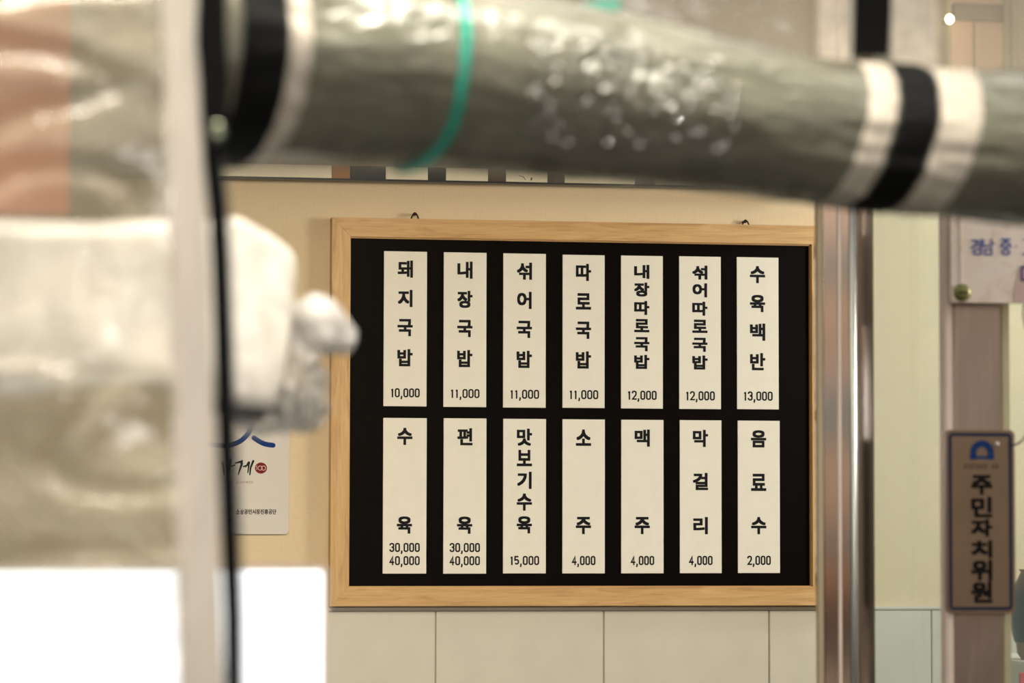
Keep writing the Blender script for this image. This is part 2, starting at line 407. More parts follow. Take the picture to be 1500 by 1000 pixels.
# ================================================================== MENU BOARD
BY = 6.462                                      # front of the frame
PY = 6.478                                      # face of the black panel
fl, fr, ftl, fbl = P(485, 600, BY).x, P(1217, 600, BY).x, P(485, 318, BY).z, P(482, 888, BY).z
il, ir = P(512.0, 600, BY+.004).x, P(1189, 600, BY+.004).x
it, ib = P(512, 346.5, BY+.004).z, P(512, 859, BY+.004).z
board = thing('menu_board', ((fl+fr)/2, WY-.02, fbl), 'large black menu board in a light oak frame hung on the cream wall', 'menu board')
def rail(name, quad, horizontal):
    """mitred rail; local X runs along the grain"""
    pts = [Vector((q[0], q[1])) for q in quad]
    cx = sum(p.x for p in pts)/4; cz = sum(p.y for p in pts)/4
    bm = bmesh.new()
    def loc(p):
        dx, dz = p.x-cx, p.y-cz
        return (dx, dz) if horizontal else (dz, -dx)
    vs = [bm.verts.new((loc(p)[0], 0, loc(p)[1])) for p in pts]
    f = bm.faces.new(vs); r = bmesh.ops.extrude_face_region(bm, geom=[f])
    bmesh.ops.translate(bm, vec=(0, WY-.003-BY, 0), verts=[e for e in r['geom'] if isinstance(e, bmesh.types.BMVert)])
    bmesh.ops.recalc_face_normals(bm, faces=bm.faces)
    es = [e for e in bm.edges if all(v.co.y < 1e-6 for v in e.verts)]
    bmesh.ops.bevel(bm, geom=es, offset=.0008, segments=2, affect='EDGES')
    me = bpy.data.meshes.new(name); bm.to_mesh(me); bm.free(); me.materials.append(M['oak'])
    o = link(name, me, board); o.location = Vector((cx, BY, cz))-board.location
    if not horizontal: o.rotation_euler = (0, -math.pi/2, 0)
    return o
rail('frame_rail', [(fl, ftl), (fr, ftl), (ir, it), (il, it)], True)
rail('frame_rail', [(fl, fbl), (il, ib), (ir, ib), (fr, fbl)], True)
rail('frame_rail', [(fl, fbl), (fl, ftl), (il, it), (il, ib)], False)
rail('frame_rail', [(fr, fbl), (ir, ib), (ir, it), (fr, ftl)], False)
build('panel', B(il-.004, ir+.004, PY, PY+.006, ib-.004, it+.004), 'panel', board)
# thin stepped bead inside the frame
bm = bmesh.new(); w = .0028
for a in ((il-.001, ir+.001, it-w, it+.001), (il-.001, ir+.001, ib-.001, ib+w*.4), (il-.001, il+w*.4, ib, it), (ir-w, ir+.001, ib, it)):
    box(bm, a[0], a[1], BY+.006, PY, a[2], a[3])
build('inner_bead', bm, 'oak_end', board)
for px, py in ((607.5, 319.5), (1092, 330)):
    c = P(px, py, BY+.016); u = SC(6.47)
    bm = tube(bmesh.new(), smooth_path([c+Vector((-6*u, 0, -3*u)), c+Vector((-3.2*u, 0, 4*u)), c+Vector((-.8*u, 0, 7.4*u)), c+Vector((1.2*u, 0, 7.2*u)), c+Vector((3.8*u, 0, 4*u)), c+Vector((6*u, 0, -3*u))], 4), 1.05*u, 8)
    h = build('hanging_ring', bm, 'iron', board, True)
    build('wall_nail', tube(bmesh.new(), [c+Vector((.2*u, -.002, 5.6*u)), c+Vector((.2*u, .024, 6.2*u))], 2.0*u, 10), 'iron', h)

# ---------------- the fourteen slips
CY = PY-.0025                                   # card faces
upper = [(562.1, 625.2, 368.1, 594.9), (649.8, 712.5, 369.7, 595.9), (737.1, 799.5, 371.3, 596.9), (824.1, 885.7, 373.3, 597.3),
         (909.7, 971.0, 374.5, 598.2), (994.9, 1056.0, 375.6, 599.0), (1079.5, 1140.6, 376.8, 599.3)]
lower = [(561.0, 624.8, 612.0, 839.9), (649.6, 712.4, 612.5, 840.0), (737.0, 799.7, 613.3, 839.6), (823.9, 886.0, 614.0, 839.6),
         (910.0, 972.0, 614.7, 839.5), (995.8, 1057.0, 615.3, 839.3), (1080.8, 1142.4, 616.0, 839.1)]
f4 = (.114, .304, .4925, .687)
f6 = (.105, .2215, .342, .458, .579, .695)
U = [('돼지국밥', f4, '10,000', 'leftmost'), ('내장국밥', f4, '11,000', 'second from left'), ('섞어국밥', f4, '11,000', 'third from left'),
     ('따로국밥', f4, '11,000', 'middle'), ('내장따로국밥', f6, '12,000', 'fifth from left'), ('섞어따로국밥', f6, '12,000', 'sixth from left'), ('수육백반', f4, '13,000', 'rightmost')]
Lw = [('수육', (.1185, .688), '30,000 40,000', 'leftmost'), ('편육', (.1185, .688), '30,000 40,000', 'second from left'),
      ('맛보기수육', (.1185, .254, .398, .539, .686), '15,000', 'third from left'), ('소주', (.119, .689), '4,000', 'middle'),
      ('맥주', (.119, .689), '4,000', 'fifth from left'), ('막걸리', (.119, .401, .689), '4,000', 'sixth from left'), ('음료수', (.119, .405, .689), '2,000', 'rightmost')]
DISH = {'돼지국밥': 'pork rice soup', '내장국밥': 'offal rice soup'}
u = SC(PY, 850)
for rowname, rects, data in (('upper', upper, U), ('lower', lower, Lw)):
    for (x0, x1, y0, y1), (txt, fr_, pr, pos) in zip(rects, data):
        xm, ym = (x0+x1)/2, (y0+y1)/2
        X0, X1 = P(x0, ym, CY).x, P(x1, ym, CY).x; Z1, Z0 = P(xm, y0, CY).z, P(xm, y1, CY).z
        t = thing('menu_slip', ((X0+X1)/2, PY, Z0), 'cream menu slip reading %s at %s, %s in the %s row' % (txt, pr, pos, rowname), 'menu slip', 'cream slips on the black menu board')
        build('card', B(X0, X1, CY, PY-.0001, Z0, Z1, bev=.0004, seg=1), 'card', t)
        bm2 = bmesh.new(); H = Z1-Z0; cx = (X0+X1)/2; uu = (X1-X0)/((x1-x0)) ; vv = H/(y1-y0)
        small = len(txt) == 6
        for ch, f in zip(txt, fr_):
            h = 20.6 if small else 25.2; w_ = 22.3
            if ch in '로보소': h -= 1.2
            if ch in '어지리기': w_ -= 1.0
            bm = bmesh.new(); put_glyph(bm, ch, cx-.3*uu, Z1-f*H, w_*uu, h*vv, CY-.0003, 1.9*uu)
            build('character', bm, 'ink', t)
        ps = pr.split(' ')
        for k, p in enumerate(ps):
            if len(ps) == 2: f = (.832, .9166)[k]; pw = 44.5
            else: f = .913 if rowname == 'upper' else .9165; pw = 43 if len(p) == 6 else 34.5
            price(bm2, p, cx, Z1-f*H, pw, uu, CY-.0003)
        build('price', bm2, 'ink', t)

# ================================================================== PLAQUE ON THE WALL
y = WY-.006
pl = thing('shop_plaque', P(340, 782, WY-.004), 'pale grey plaque with blue arcs and red seal left of the menu board', 'plaque')
a, b = P(262, 782, y), P(424.5, 560, y)
build('plate', prism(rrect(a.x, b.x, a.z, b.z, .009), y, WY-.0005), 'grey_card', pl)
def pl_pts(l, Y): return [((q := P(px, py, Y)).x, q.z) for px, py in l]
y2 = y-.0004; u = SC(y)
bm = bmesh.new()
arcp = [(v.x, v.y) for v in smooth_path([(300, 650), (330, 652.5), (348, 648), (360, 639), (367, 628), (371, 612), (371, 598)], 6)]
stroke(bm, pl_pts(arcp, y2), 7*u, y2, True)
build('blue_arc', bm, 'blue', pl)
bm = bmesh.new()
stroke(bm, pl_pts([(v.x, v.y) for v in smooth_path([(372, 641), (381, 647), (390, 650.5), (400, 652)], 6)], y2), 7*u, y2, True)
build('blue_arc', bm, 'blue', pl)
bm = bmesh.new()        # brushed lettering 가게
for l, w in (([(334, 695), (338, 674)], [1.5, 3]), ([(333, 684), (344, 681)], [2, 1.4]),
             ([(345, 678), (354, 675.5), (354, 680), (349, 695)], [1.6, 3.0, 3.0, 1.2]),
             ([(357, 683), (363, 681)], [2, 1.6]), ([(360, 684), (363, 678), (364.5, 676)], [1.2, 1.6, 1.2]), ([(365, 677), (363, 692)], [2.2, 1.4]), ([(371, 675), (367, 685), (366, 695)], [2.6, 2.2, 1.6]),
             ([(326, 678), (328, 694)], [3, 2])):
    stroke(bm, pl_pts(l, y2), [q*u*1.15 for q in w], y2, True)
build('brush_lettering', bm, 'ink', pl)
c = P(382.3, 685.3, y2)
bm = bmesh.new(); vs = [bm.verts.new((c.x+8.6*u*math.cos(k*math.pi/16), y2, c.z+7.9*u*math.sin(k*math.pi/16))) for k in range(32)]; bm.faces.new(vs)
seal = build('red_seal', bm, 'red', pl)
bm = bmesh.new()
for cx in (-1.2, 3.6):
    p = [(c.x+(cx+3*math.cos(k*math.pi/8))*u, c.z+3*math.sin(k*math.pi/8)*u) for k in range(17)]; stroke(bm, p, .7*u, y2-.0002)
stroke(bm, [(c.x-6*u, c.z-2.5*u), (c.x-6*u, c.z+3*u), (c.x-7*u, c.z+1.6*u)], .7*u, y2-.0002)
build('seal_number', bm, 'grey_card', seal)
bm = bmesh.new(); s = 'SMALL BUSINESS'
for k, ch in enumerate(s):
    if ch != ' ':
        q = P(329.5+k*3.05, 706, y2); put_glyph(bm, ch, q.x, q.z, (1.0 if ch == 'I' else 2.3)*u, 3.2*u, y2)
build('small_lettering', bm, 'soft_red', pl)
bm = bmesh.new()
for k, ch in enumerate('소상공인시장진흥공단'):
    q = P(348.5+k*5.95, 749.2, y2); put_glyph(bm, ch, q.x, q.z, 5.2*u, 7*u, y2, .35*u)
build('lettering', bm, 'ink', pl)

# ================================================================== LONG SIGN STRIP ABOVE THE BOARD
SY = 6.44
def sl(px): return 247.5+(px-330)*.0205          # top of what shows; follows the horizontals of the wall
pa, pb = P(150, 254.5, SY), P(1500, 254.5, SY)
z0 = P(620, 266.5, SY).z
sg = thing('sign_case', ((pa.x+pb.x)/2, (SY+WY)/2, z0), 'long shallow sign case with black lower edge across the wall above the board', 'sign case')
build('case', B(-.3, P(1180, 100, SY).x, SY+.004, WY-.001, z0+.003, z0+.42, bev=.003), 'taupe', sg)
build('bottom_edge', B(-.3, P(1180, 100, SY).x, SY-.002, SY+.03, z0, z0+.004), 'black', sg)
zf0, zf1 = z0+.0042, z0+.03
for x0, x1, mt in ((300, 486, 'cream_print'), (486, 513, 'brown_print'), (513, 565, 'black'), (565, 627, 'cream_print'), (627, 653, 'black'),
                   (653, 715, 'cream_print'), (715, 741, 'umber'), (741, 802, 'cream_print'), (802, 827, 'umber'), (827, 930, 'cream_print'), (930, 960, 'umber')):
    build('face_panel', B(P(x0, 258, SY).x+.0004, P(x1, 258, SY).x-.0004, SY-.001, SY+.004, zf0, zf1), mt, sg)
bm = bmesh.new(); q = lambda a, b: (P(a, b, SY-.0015).x, P(a, b, SY-.0015).z)
stroke(bm, [q(760, 257), (q(767, 259)), q(770, 264)], .0012, SY-.0015); stroke(bm, [q(779, 260), q(778, 264)], .003, SY-.0015)
build('script_mark', bm, 'black', sg)

# upper fascia seen above the roll
struct('wall_fascia', B(-2.6, P(1370, 50, 5.6).x, 5.58, 5.66, P(900, 150, 5.6).z+.02, 3.1), 'taupe')

# ================================================================== GLASS DOOR / WINDOW FRONT ON THE RIGHT
DY = 5.3
post = thing('steel_post', (P(1237, 900, DY).x, DY+.03, 0), 'upright brushed steel post right of the menu board with grooved reflective faces', 'post')
ztop = 2.9
def col(x0, x1, Y, d, mat, name, parent, bev=.002, z0=0, z1=None):
    a, b = P(x0, 650, Y).x, P(x1, 650, Y).x
    return build(name, B(a, b, Y, Y+d, z0, z1 or ztop, bev=bev), mat, parent)
col(1199, 1207, DY+.002, .018, 'tan_frame', 'side_strip', post, .001)
col(1206.5, 1228, DY, .06, 'steel', 'face', post)
col(1228, 1233, DY-.002, .05, 'pale_frame', 'raised_fillet', post, .001)
col(1233, 1245, DY+.003, .05, 'steel', 'face', post, .0005)
a, b = P(1249, 650, DY).x, SC(DY)
build('round_bead', tube(bmesh.new(), [(a+.002, DY+.002, 0), (a+.002, DY+.002, ztop)], 4.6*b, 16), 'steel_bead', post, True)
col(1245, 1257, DY+.008, .05, 'steel_dark', 'groove', post, .0005)
col(1257, 1281, DY+.002, .058, 'steel', 'face', post)

win = struct('window_1', B(P(1281, 650, DY+.03).x, P(1384, 650, DY+.03).x, DY+.028, DY+.034, 0.02, 2.6), 'glass')
JY = 5.02
jamb = thing('window_jamb', (P(1390, 900, JY).x, JY, 0), 'pale pink-white upright jamb left of the dull steel column', 'jamb')
col(1384, 1396, JY, .03, 'pale_frame', 'jamb_face', jamb, .003, 0, P(1390, 300, JY).z+.1)
col2 = thing('steel_column', (P(1432, 900, JY+.02).x, JY+.03, 0), 'dull steel column carrying the bronze plate and the pale sign', 'column')
col(1396, 1468, JY+.018, .07, 'steel_dark', 'face', col2, .004, 0, P(1390, 300, JY).z+.1)
col(1468, 1480, JY+.03, .055, 'olive_frame', 'edge_strip', col2, .002, 0, P(1390, 300, JY).z+.1)
struct('window_2', B(P(1480, 650, JY+.06).x, P(1640, 650, JY+.06).x, JY+.06, JY+.066, 0.02, 2.2), 'glass')
# header beam over these
struct('trim_2', B(P(1384, 300, JY).x, P(1700, 300, JY).x, JY+.0, JY+.09, P(1390, 300, JY).z+.1, P(1390, 300, JY).z+.16), 'mullion')

# pale sign with blue letters
GY = 4.995
a, b = P(1394, 442.5, GY), P(1620, 300, GY)
ps = thing('notice_sign', ((a.x+b.x)/2, GY, a.z), 'stained pale pink sign with blue letters at the right edge above the bronze plate', 'sign')
build('board', prism(rrect(a.x, b.x, a.z, b.z, .003), GY, GY+.012), 'pink_sign', ps)
build('raised_border', B(P(1406.5, 400, GY).x, P(1409.5, 400, GY).x, GY-.0012, GY+.001, a.z+.02, b.z-.002), 'pink_sign', ps)
build('corner_patch', prism(pl_pts([(1493, 395), (1530, 395), (1530, 442), (1485, 442), (1487, 420)], GY-.0005), GY-.0008, GY+.001), 'pink_edge', ps)
bm = bmesh.new(); u = SC(GY, 1450)
for ch, px, w in (('경', 1430.5, 18), ('남', 1448, 18), ('중', 1473.5, 18), ('고', 1507, 18), ('동', 1530, 17)):
    if ch == '동': continue
    q = P(px, 361.5, GY-.001); put_glyph(bm, ch, q.x, q.z, (w-1)*u, 24*u, GY-.001, .9*u)
q = P(1488.5, 361, GY-.001); stroke(bm, [(q.x-1.2*u, q.z), (q.x+1.2*u, q.z)], 2.4*u, GY-.001)
build('lettering', bm, 'sign_blue', ps)
bm = bmesh.new()
for l in ([(1497, 390), (1497, 411)], [(1497, 391), (1515, 391)], [(1497, 410), (1515, 410)]): stroke(bm, pl_pts(l, GY-.001), 4*u, GY-.0012)
build('lettering', bm, 'sign_violet', ps)
c = P(1409.5, 428.5, GY)
bm = bmesh.new(); bmesh.ops.create_uvsphere(bm, u_segments=24, v_segments=12, radius=12.5*u)
bmesh.ops.scale(bm, vec=(1, .5, 1), verts=bm.verts); bmesh.ops.translate(bm, vec=(c.x, GY-.001, c.z), verts=bm.verts)
sc = build('screw_cap', bm, 'green_screw', ps, True)
build('slot', B(c.x-8*u, c.x+8*u, GY-.0085, GY-.006, c.z-1.2*u, c.z+1.2*u), 'iron', sc)

# bronze plate
TY = JY-.004
u = SC(TY, 1437)
a, b = P(1386.5, 898, TY), P(1486, 630, TY)
bp = thing('name_plate', ((a.x+b.x)/2, TY, a.z), 'bronze brown upright plate with blue border and black lettering on the steel column', 'plate')
build('plate', prism(rrect(a.x, b.x, a.z, b.z, 7*u), TY, JY+.017), 'brown_plate', bp)
bm = bmesh.new(); i = 6.5*u
stroke(bm, rr_loop(a.x+i, b.x-i, a.z+i, b.z-i, 4*u), 4.6*u, TY-.0004)
build('border_line', bm, 'plate_navy', bp)
c = P(1438.5, 663, TY)
bm = bmesh.new()
stroke(bm, arc(c.x, c.z, 12.8*u, 12.8*u, 180, 0, 16), 9.5*u, TY-.0004)
stroke(bm, [(c.x-12.8*u, c.z), (c.x-12.8*u, c.z-9.5*u)], 9.5*u, TY-.0004); stroke(bm, [(c.x+12.8*u, c.z), (c.x+12.8*u, c.z-9.5*u)], 9.5*u, TY-.0004)
stroke(bm, [(c.x-13*u, c.z-6.5*u), (c.x+13*u, c.z-6.5*u)], 4*u, TY-.0005)
build('emblem', bm, 'plate_blue', bp)
q = P(1460.5, 650, TY); bm = bmesh.new(); bmesh.ops.create_uvsphere(bm, u_segments=12, v_segments=8, radius=3.4*u); bmesh.ops.translate(bm, vec=(q.x, TY, q.z), verts=bm.verts)
build('rivet', bm, 'grey_card', bp, True)
bm = bmesh.new()
for k in range(9):
    if k == 6: continue
    q = P(1414+k*5.8, 683, TY); ww = 2.0*u
    stroke(bm, [(q.x-ww, q.z+2.4*u), (q.x+ww, q.z+2.4*u)], 1.1*u, TY-.0004); stroke(bm, [(q.x-ww, q.z-2*u), (q.x+ww*.6, q.z-2.2*u)], 1.1*u, TY-.0004)
    stroke(bm, [(q.x+(k % 2)*u, q.z+3*u), (q.x+(k % 2)*u, q.z-3*u)], 1.0*u, TY-.0004)
build('small_marks', bm, 'plate_ink', bp)
bm = bmesh.new()
for ch, cy, h in (('주', 710, 28), ('민', 742.5, 29), ('자', 773, 25), ('치', 804, 25), ('위', 835, 30), ('원', 867, 30)):
    q = P(1438, cy, TY); put_glyph(bm, ch, q.x, q.z, 31*u, h*u, TY-.0004, 2.8*u)
build('lettering', bm, 'plate_ink', bp)

# black cord beside the plate
cy_ = 4.97
bm = tube(bmesh.new(), smooth_path([P(*q, cy_+.03) for q in ((1512, 405), (1501, 438), (1499, 462), (1503, 486), (1512, 560), (1511, 600), (1506, 628), (1499, 643), (1489, 650.5), (1482, 651))], 6), .0014, 8)
tag(build('black_cord', bm, 'black', None, True), 'thin black cord looping down beside the bronze plate at the right edge', 'cord')

# jar on a white counter behind the right window
RY = 5.75
zt2 = P(1500, 966, RY).z
ct = thing('white_counter', (P(1560, 900, RY).x, RY, 0), 'white counter top behind the window in the lower right corner', 'counter')
build('counter_body', B(P(1475, 900, RY).x, P(1700, 900, RY).x, RY-.16, RY+.3, 0, zt2-.03), 'white_cloth', ct)
build('counter_top', B(P(1473, 900, RY).x, P(1705, 900, RY).x, RY-.18, RY+.32, zt2-.03, zt2, bev=.004), 'white_cloth', ct)
def lathe(prof, cx, cy, z0, n=40):
    bm = bmesh.new(); rings = []
    for r, z in prof: rings.append([bm.verts.new((cx+r*math.cos(k*2*math.pi/n), cy+r*math.sin(k*2*math.pi/n), z0+z)) for k in range(n)])
    for i in range(len(rings)-1):
        for k in range(n): bm.faces.new((rings[i][k], rings[i][(k+1) % n], rings[i+1][(k+1) % n], rings[i+1][k]))
    bm.faces.new(rings[0][::-1]); bm.faces.new(rings[-1]); return bm
u = SC(RY, 1500); jc = P(1524, 900, RY).x
jar = thing('glazed_jar', (jc, RY, zt2), 'dark green glazed jar with brown foot on the white counter', 'jar')
build('body', lathe([(30*u, 18*u), (37*u, 26*u), (43*u, 52*u), (42*u, 82*u), (36*u, 104*u), (30*u, 116*u), (27*u, 122*u), (30*u, 126*u)], jc, RY, zt2), 'jar_dark', jar, True)
build('foot', lathe([(27*u, 0), (28*u, 2*u), (33*u, 10*u), (34*u, 22*u), (36*u, 25*u)], jc, RY, zt2), 'jar_brown', jar, True)
ry = RY-.15; q = P(1506, 1010, ry)
bm = pxbox(1494, 1530, 985, 1030, RY-.19, .008, .002)
tag(build('red_label', bm, 'bright_red'), 'small bright red label on the counter front in the corner', 'label')

# transom window at upper right, with a lit bulb
HY = 5.04
tw = thing('transom_window', (P(1430, 90, HY).x, HY, P(1430, 110, HY).z), 'upper window with peach blind and taupe head bar at the top right corner', 'window')
build('blind', pxbox(1392, 1474, -60, 118, HY+.02, .01), 'peach_pane', tw)
build('head_bar', pxbox(1397, 1472, 5, 30, HY+.008, .012, .002), 'shade_bar', tw)
build('blind_seam', pxbox(1426.5, 1428, 30, 118, HY+.0185, .002), 'shade_bar', tw)
build('mullion', pxbox(1366, 1386, -80, 118, HY, .04, .003), 'mullion', tw)
build('light_strip', pxbox(1386, 1394, -80, 118, HY+.006, .03, .002), 'olive_frame', tw)
build('mullion', pxbox(1480, 1491, -80, 118, HY, .04, .003), 'mullion', tw)
build('light_strip', pxbox(1472, 1480, -80, 118, HY+.006, .03, .002), 'olive_frame', tw)
build('side_pane', pxbox(1491, 1620, -80, 118, HY+.02, .01), 'mullion', tw)
build('sill', pxbox(1355, 1620, 118, 152, HY-.01, .06, .003), 'mullion', tw)
q = P(1391, 28, HY-.03)
lb = thing('light_bulb', q, 'small lit warm bulb in front of the upper window frame', 'bulb')
bm = bmesh.new(); bmesh.ops.create_uvsphere(bm, u_segments=20, v_segments=12, radius=.0062); bmesh.ops.scale(bm, vec=(1, 1, 1.2), verts=bm.verts); bmesh.ops.translate(bm, vec=q, verts=bm.verts)
build('globe', bm, 'bulb', lb, True)
build('socket', tube(bmesh.new(), [q+Vector((0, .006, 0)), q+Vector((0, .028, 0))], .004), 'olive_frame', lb)

# ================================================================== STREET SIDE BEHIND THE CAMERA (for the reflections in the steel)
struct('wall_opposite', B(-6, 9, -4.2, -4, 0, 4.2), 'beige')
OPP = [('shop_shutter', 2.0, 6.5, .2, .80, 'rose', 'rose shutter foot'), ('shop_shutter', 2.0, 6.5, .92, 1.19, 'umber', 'dark umber shutter'), ('shop_awning', 2.2, 6.4, 1.21, 1.345, 'orange', 'low orange awning'),
       ('shop_sign', 2.0, 6.0, 1.36, 1.475, 'slate', 'narrow slate blue sign'), ('shop_sign', 2.1, 6.0, 1.49, 1.90, 'clay', 'wide clay brown sign'), ('shop_sign', 2.2, 5.8, 1.92, 2.12, 'slate', 'upper slate blue sign'),
       ('shop_sign', 2.2, 5.9, 2.14, 2.34, 'rose', 'rose red sign'), ('shop_sign', 2.2, 3.35, 2.36, 2.62, 'peach_pane', 'peach sign'), ('shop_sign', 3.4, 4.4, 2.40, 2.60, 'clay', 'small clay sign'), ('shop_sign', 2.2, 5.2, 2.66, 2.78, 'slate', 'top blue strip sign'),
       ('shop_sign', 2.2, 3.5, 2.82, 3.2, 'olive_frame', 'olive top sign'), ('shop_sign', 3.55, 5.2, 2.82, 3.2, 'rose', 'rose top sign'),
       ('shop_awning', -4.5, 1.2, 1.9, 2.3, 'umber', 'long umber awning'), ('shop_shutter', -4.5, 1.2, .1, 1.8, 'umber', 'long umber shutter')]
for n, x0, x1, z0, z1, mt, lab in OPP:
    tag(build(n, B(x0, x1, -3.995, -3.93 if n != 'shop_awning' or x0 > 0 else -3.3, z0, z1, bev=.01), mt), lab + ' across the street behind the camera', n.split('_')[1])

# ================================================================== VINYL CURTAINS IN THE FOREGROUND
VY = 3.10
def sheet(px_l, px_r, y0, y1, Y, nx, nz, disp, edge=None):
    """rectangular sheet spanning pixels, displaced along Y by disp(x,z)"""
    bm = bmesh.new(); g = []
    for j in range(nz+1):
        row = []
        py = y0+(y1-y0)*j/nz
        L, R = px_l(py), px_r(py)
        for i in range(nx+1):
            p = P(L+(R-L)*i/nx, py, Y); p.y += disp(p.x, p.z); row.append(bm.verts.new(p))
        g.append(row)
    for j in range(nz):
        for i in range(nx): bm.faces.new((g[j][i], g[j+1][i], g[j+1][i+1], g[j][i+1]))
    return bm
def n3(x, y, z): return noise.noise(Vector((x, y, z)))
zb = P(100, 1500, VY).z
vc = thing('vinyl_curtain', (P(150, 900, VY).x, VY, .9), 'clear vinyl curtain panel with white tape and black zip edge on the left', 'curtain')
tl = lambda py: 236+(py)*.026                    # left edge of the tape
tr = lambda py: 292+max(0, py)*.036
zc = lambda py: interp(py, [(-900, 306, 22), (-100, 309, 22), (0, 311, 21), (60, 310, 22), (120, 315, 22), (180, 314, 19), (230, 312, 14), (300, 319, 14), (400, 324, 14), (560, 329, 14), (760, 336, 14), (900, 341, 13), (1000, 342, 13), (1500, 347, 13), (3000, 351, 13)])
def wr(x, z):
    a = .010*n3(x*3, 1, z*5) + .006*n3(x*9+z*6, 2, z*14-x*4)
    r = abs(n3(x*4+z*3, 5, z*9-x*2)); return a*1.6 + .018*max(0, .12-r)/.12
build('clear_sheet', sheet(lambda y: -620, lambda y: tl(y)+8, -900, 2700, VY, 110, 300, wr), 'vinyl_flat', vc, True)
build('reinforcement_tape', sheet(tl, tr, -900, 2700, VY-.004, 6, 200, lambda x, z: .003*n3(0, 3, z*6)), 'tape', vc, True)
build('zip_tape', sheet(lambda y: zc(y)[0]-zc(y)[1], lambda y: zc(y)[0]+zc(y)[1], -900, 2700, VY-.008, 4, 260, lambda x, z: .002*n3(2, 3, z*7)), 'webbing', vc, True)
bm = bmesh.new(); u = SC(VY, 330)
py = 238
while py < 1040:
    c, hw = zc(py); p = P(c+hw+1.2, py, VY-.008); box(bm, p.x-3.4*u, p.x+2.6*u, p.y-.002, p.y+.002, p.z-1.9*u, p.z+1.9*u); py += 7.4
build('zip_teeth', bm, 'teeth', vc, kind='stuff')
bm = bmesh.new(); p = P(318, 195, VY-.02)
bmesh.ops.create_uvsphere(bm, u_segments=20, v_segments=12, radius=1); bmesh.ops.scale(bm, vec=(.0075, .005, .011), verts=bm.verts); bmesh.ops.translate(bm, vec=p, verts=bm.verts)
s_ = build('zip_slider', bm, 'slider', vc, True)
build('pull_tab', B(p.x-.005, p.x+.005, p.y-.004, p.y-.001, p.z-.034, p.z-.008, bev=.0015), 'webbing', s_)

# added crumpled sheet; its olive stands in for reflections on the front panel
def wr2(x, z):
    return .10*n3(x*5, 7, z*8)-.07*abs(n3(x*9+z*6, 11, z*10-x*4))+.05*abs(n3(x*13+z*5, 8, z*15))+.014*abs(n3(x*30, 9, z*34))
cs = build('reflection_sheet', sheet(lambda y: -520, lambda y: 262, -700, 900, 3.95, 120, 220, wr2), 'vinyl_reflection', None, True)
tag(cs, 'added olive crumpled sheet standing in for reflections on the left vinyl panel', 'plastic sheet')
# peach board
tag(build('peach_board', pxbox(-420, 104, -500, 311, 3.84, .008, .002), 'peach'), 'flat peach coloured board seen through vinyl at the top left', 'board')

# ---------------- plastic wrapped bundle
bY = 3.62
def rc(px, py, Y): return P(px, py, Y)
bn = thing('wrapped_bundle', rc(250, 600, bY+.1), 'white bundle wrapped in plastic film with a twisted tail poking right towards the menu board', 'bundle')
# body: long box with sloping end, front Y bY, back bY+.2
def ring(px, yt, yb, y_off=0, rr=.03, dep=.20):
    t = rc(px, yt, bY).z; b_ = rc(px, yb, bY).z; X = rc(px, (yt+yb)/2, bY).x
    pts = []
    for cy, cz, a0 in ((dep-rr, t-rr, 0), (rr, t-rr, 90), (rr, b_+rr, 180), (dep-rr, b_+rr, 270)):
        for i in range(6):
            a = math.radians(a0+90*i/5); pts.append(Vector((X, bY+y_off+cy+rr*math.cos(a), cz+rr*math.sin(a))))
    return pts
prof = [(-420, 318, 560), (-300, 322, 556), (-150, 318, 560), (0, 316, 575), (120, 318, 560), (230, 320, 556), (330, 316, 585), (350, 318, 594), (385, 338, 600), (404, 350, 598), (416, 358, 570), (426, 366, 490), (432, 374, 420)]
rings = []
for i in range(len(prof)-1):
    for k in range(8):
        t = k/8; a, b = prof[i], prof[i+1]
        rings.append([a[j]+(b[j]-a[j])*t for j in range(3)])
rings.append(list(prof[-1]))
bm = bmesh.new(); vr = []
for q in rings:
    r_ = ring(q[0], q[1], q[2], 0, .03 if q[0] < 340 else .016)
    # densify around
    rr_ = []
    for k in range(len(r_)):
        a, b = r_[k], r_[(k+1) % len(r_)]
        m_ = 5 if k % 6 == 5 else 1
        for s in range(m_): rr_.append(a.lerp(b, s/m_))
    row = []
    for p in rr_:
        d = .006*n3(p.x*9, p.y*9, p.z*9)+.0035*abs(n3(p.x*24+p.z*12, p.y*20, p.z*24))
        c = Vector((p.x, bY+.1, rc(q[0], (q[1]+q[2])/2, bY).z)); v = (p-c).normalized()
        row.append(bm.verts.new(p+v*d))
    vr.append(row)
n_ = len(vr[0])
for i in range(len(vr)-1):
    for k in range(n_): bm.faces.new((vr[i][k], vr[i][(k+1) % n_], vr[i+1][(k+1) % n_], vr[i+1][k]))
bm.faces.new(vr[0][::-1]); bm.faces.new(vr[-1])
build('wrapped_body', bm, 'film', bn, True)
def blob(c, r, sc_, amp, fr, sub=4, seed=0):
    bm = bmesh.new(); bmesh.ops.create_icosphere(bm, subdivisions=sub, radius=1)
    for v in bm.verts:
        n = v.co.normalized(); d = 1+amp*noise.noise(n*fr+Vector((seed, seed*2, 0)))+amp*.6*abs(noise.noise(n*fr*2.6+Vector((seed, 3, 1))))
        v.co = Vector((n.x*sc_[0], n.y*sc_[1], n.z*sc_[2]))*r*d
    bmesh.ops.translate(bm, vec=c, verts=bm.verts); return bm
u = SC(bY, 450)
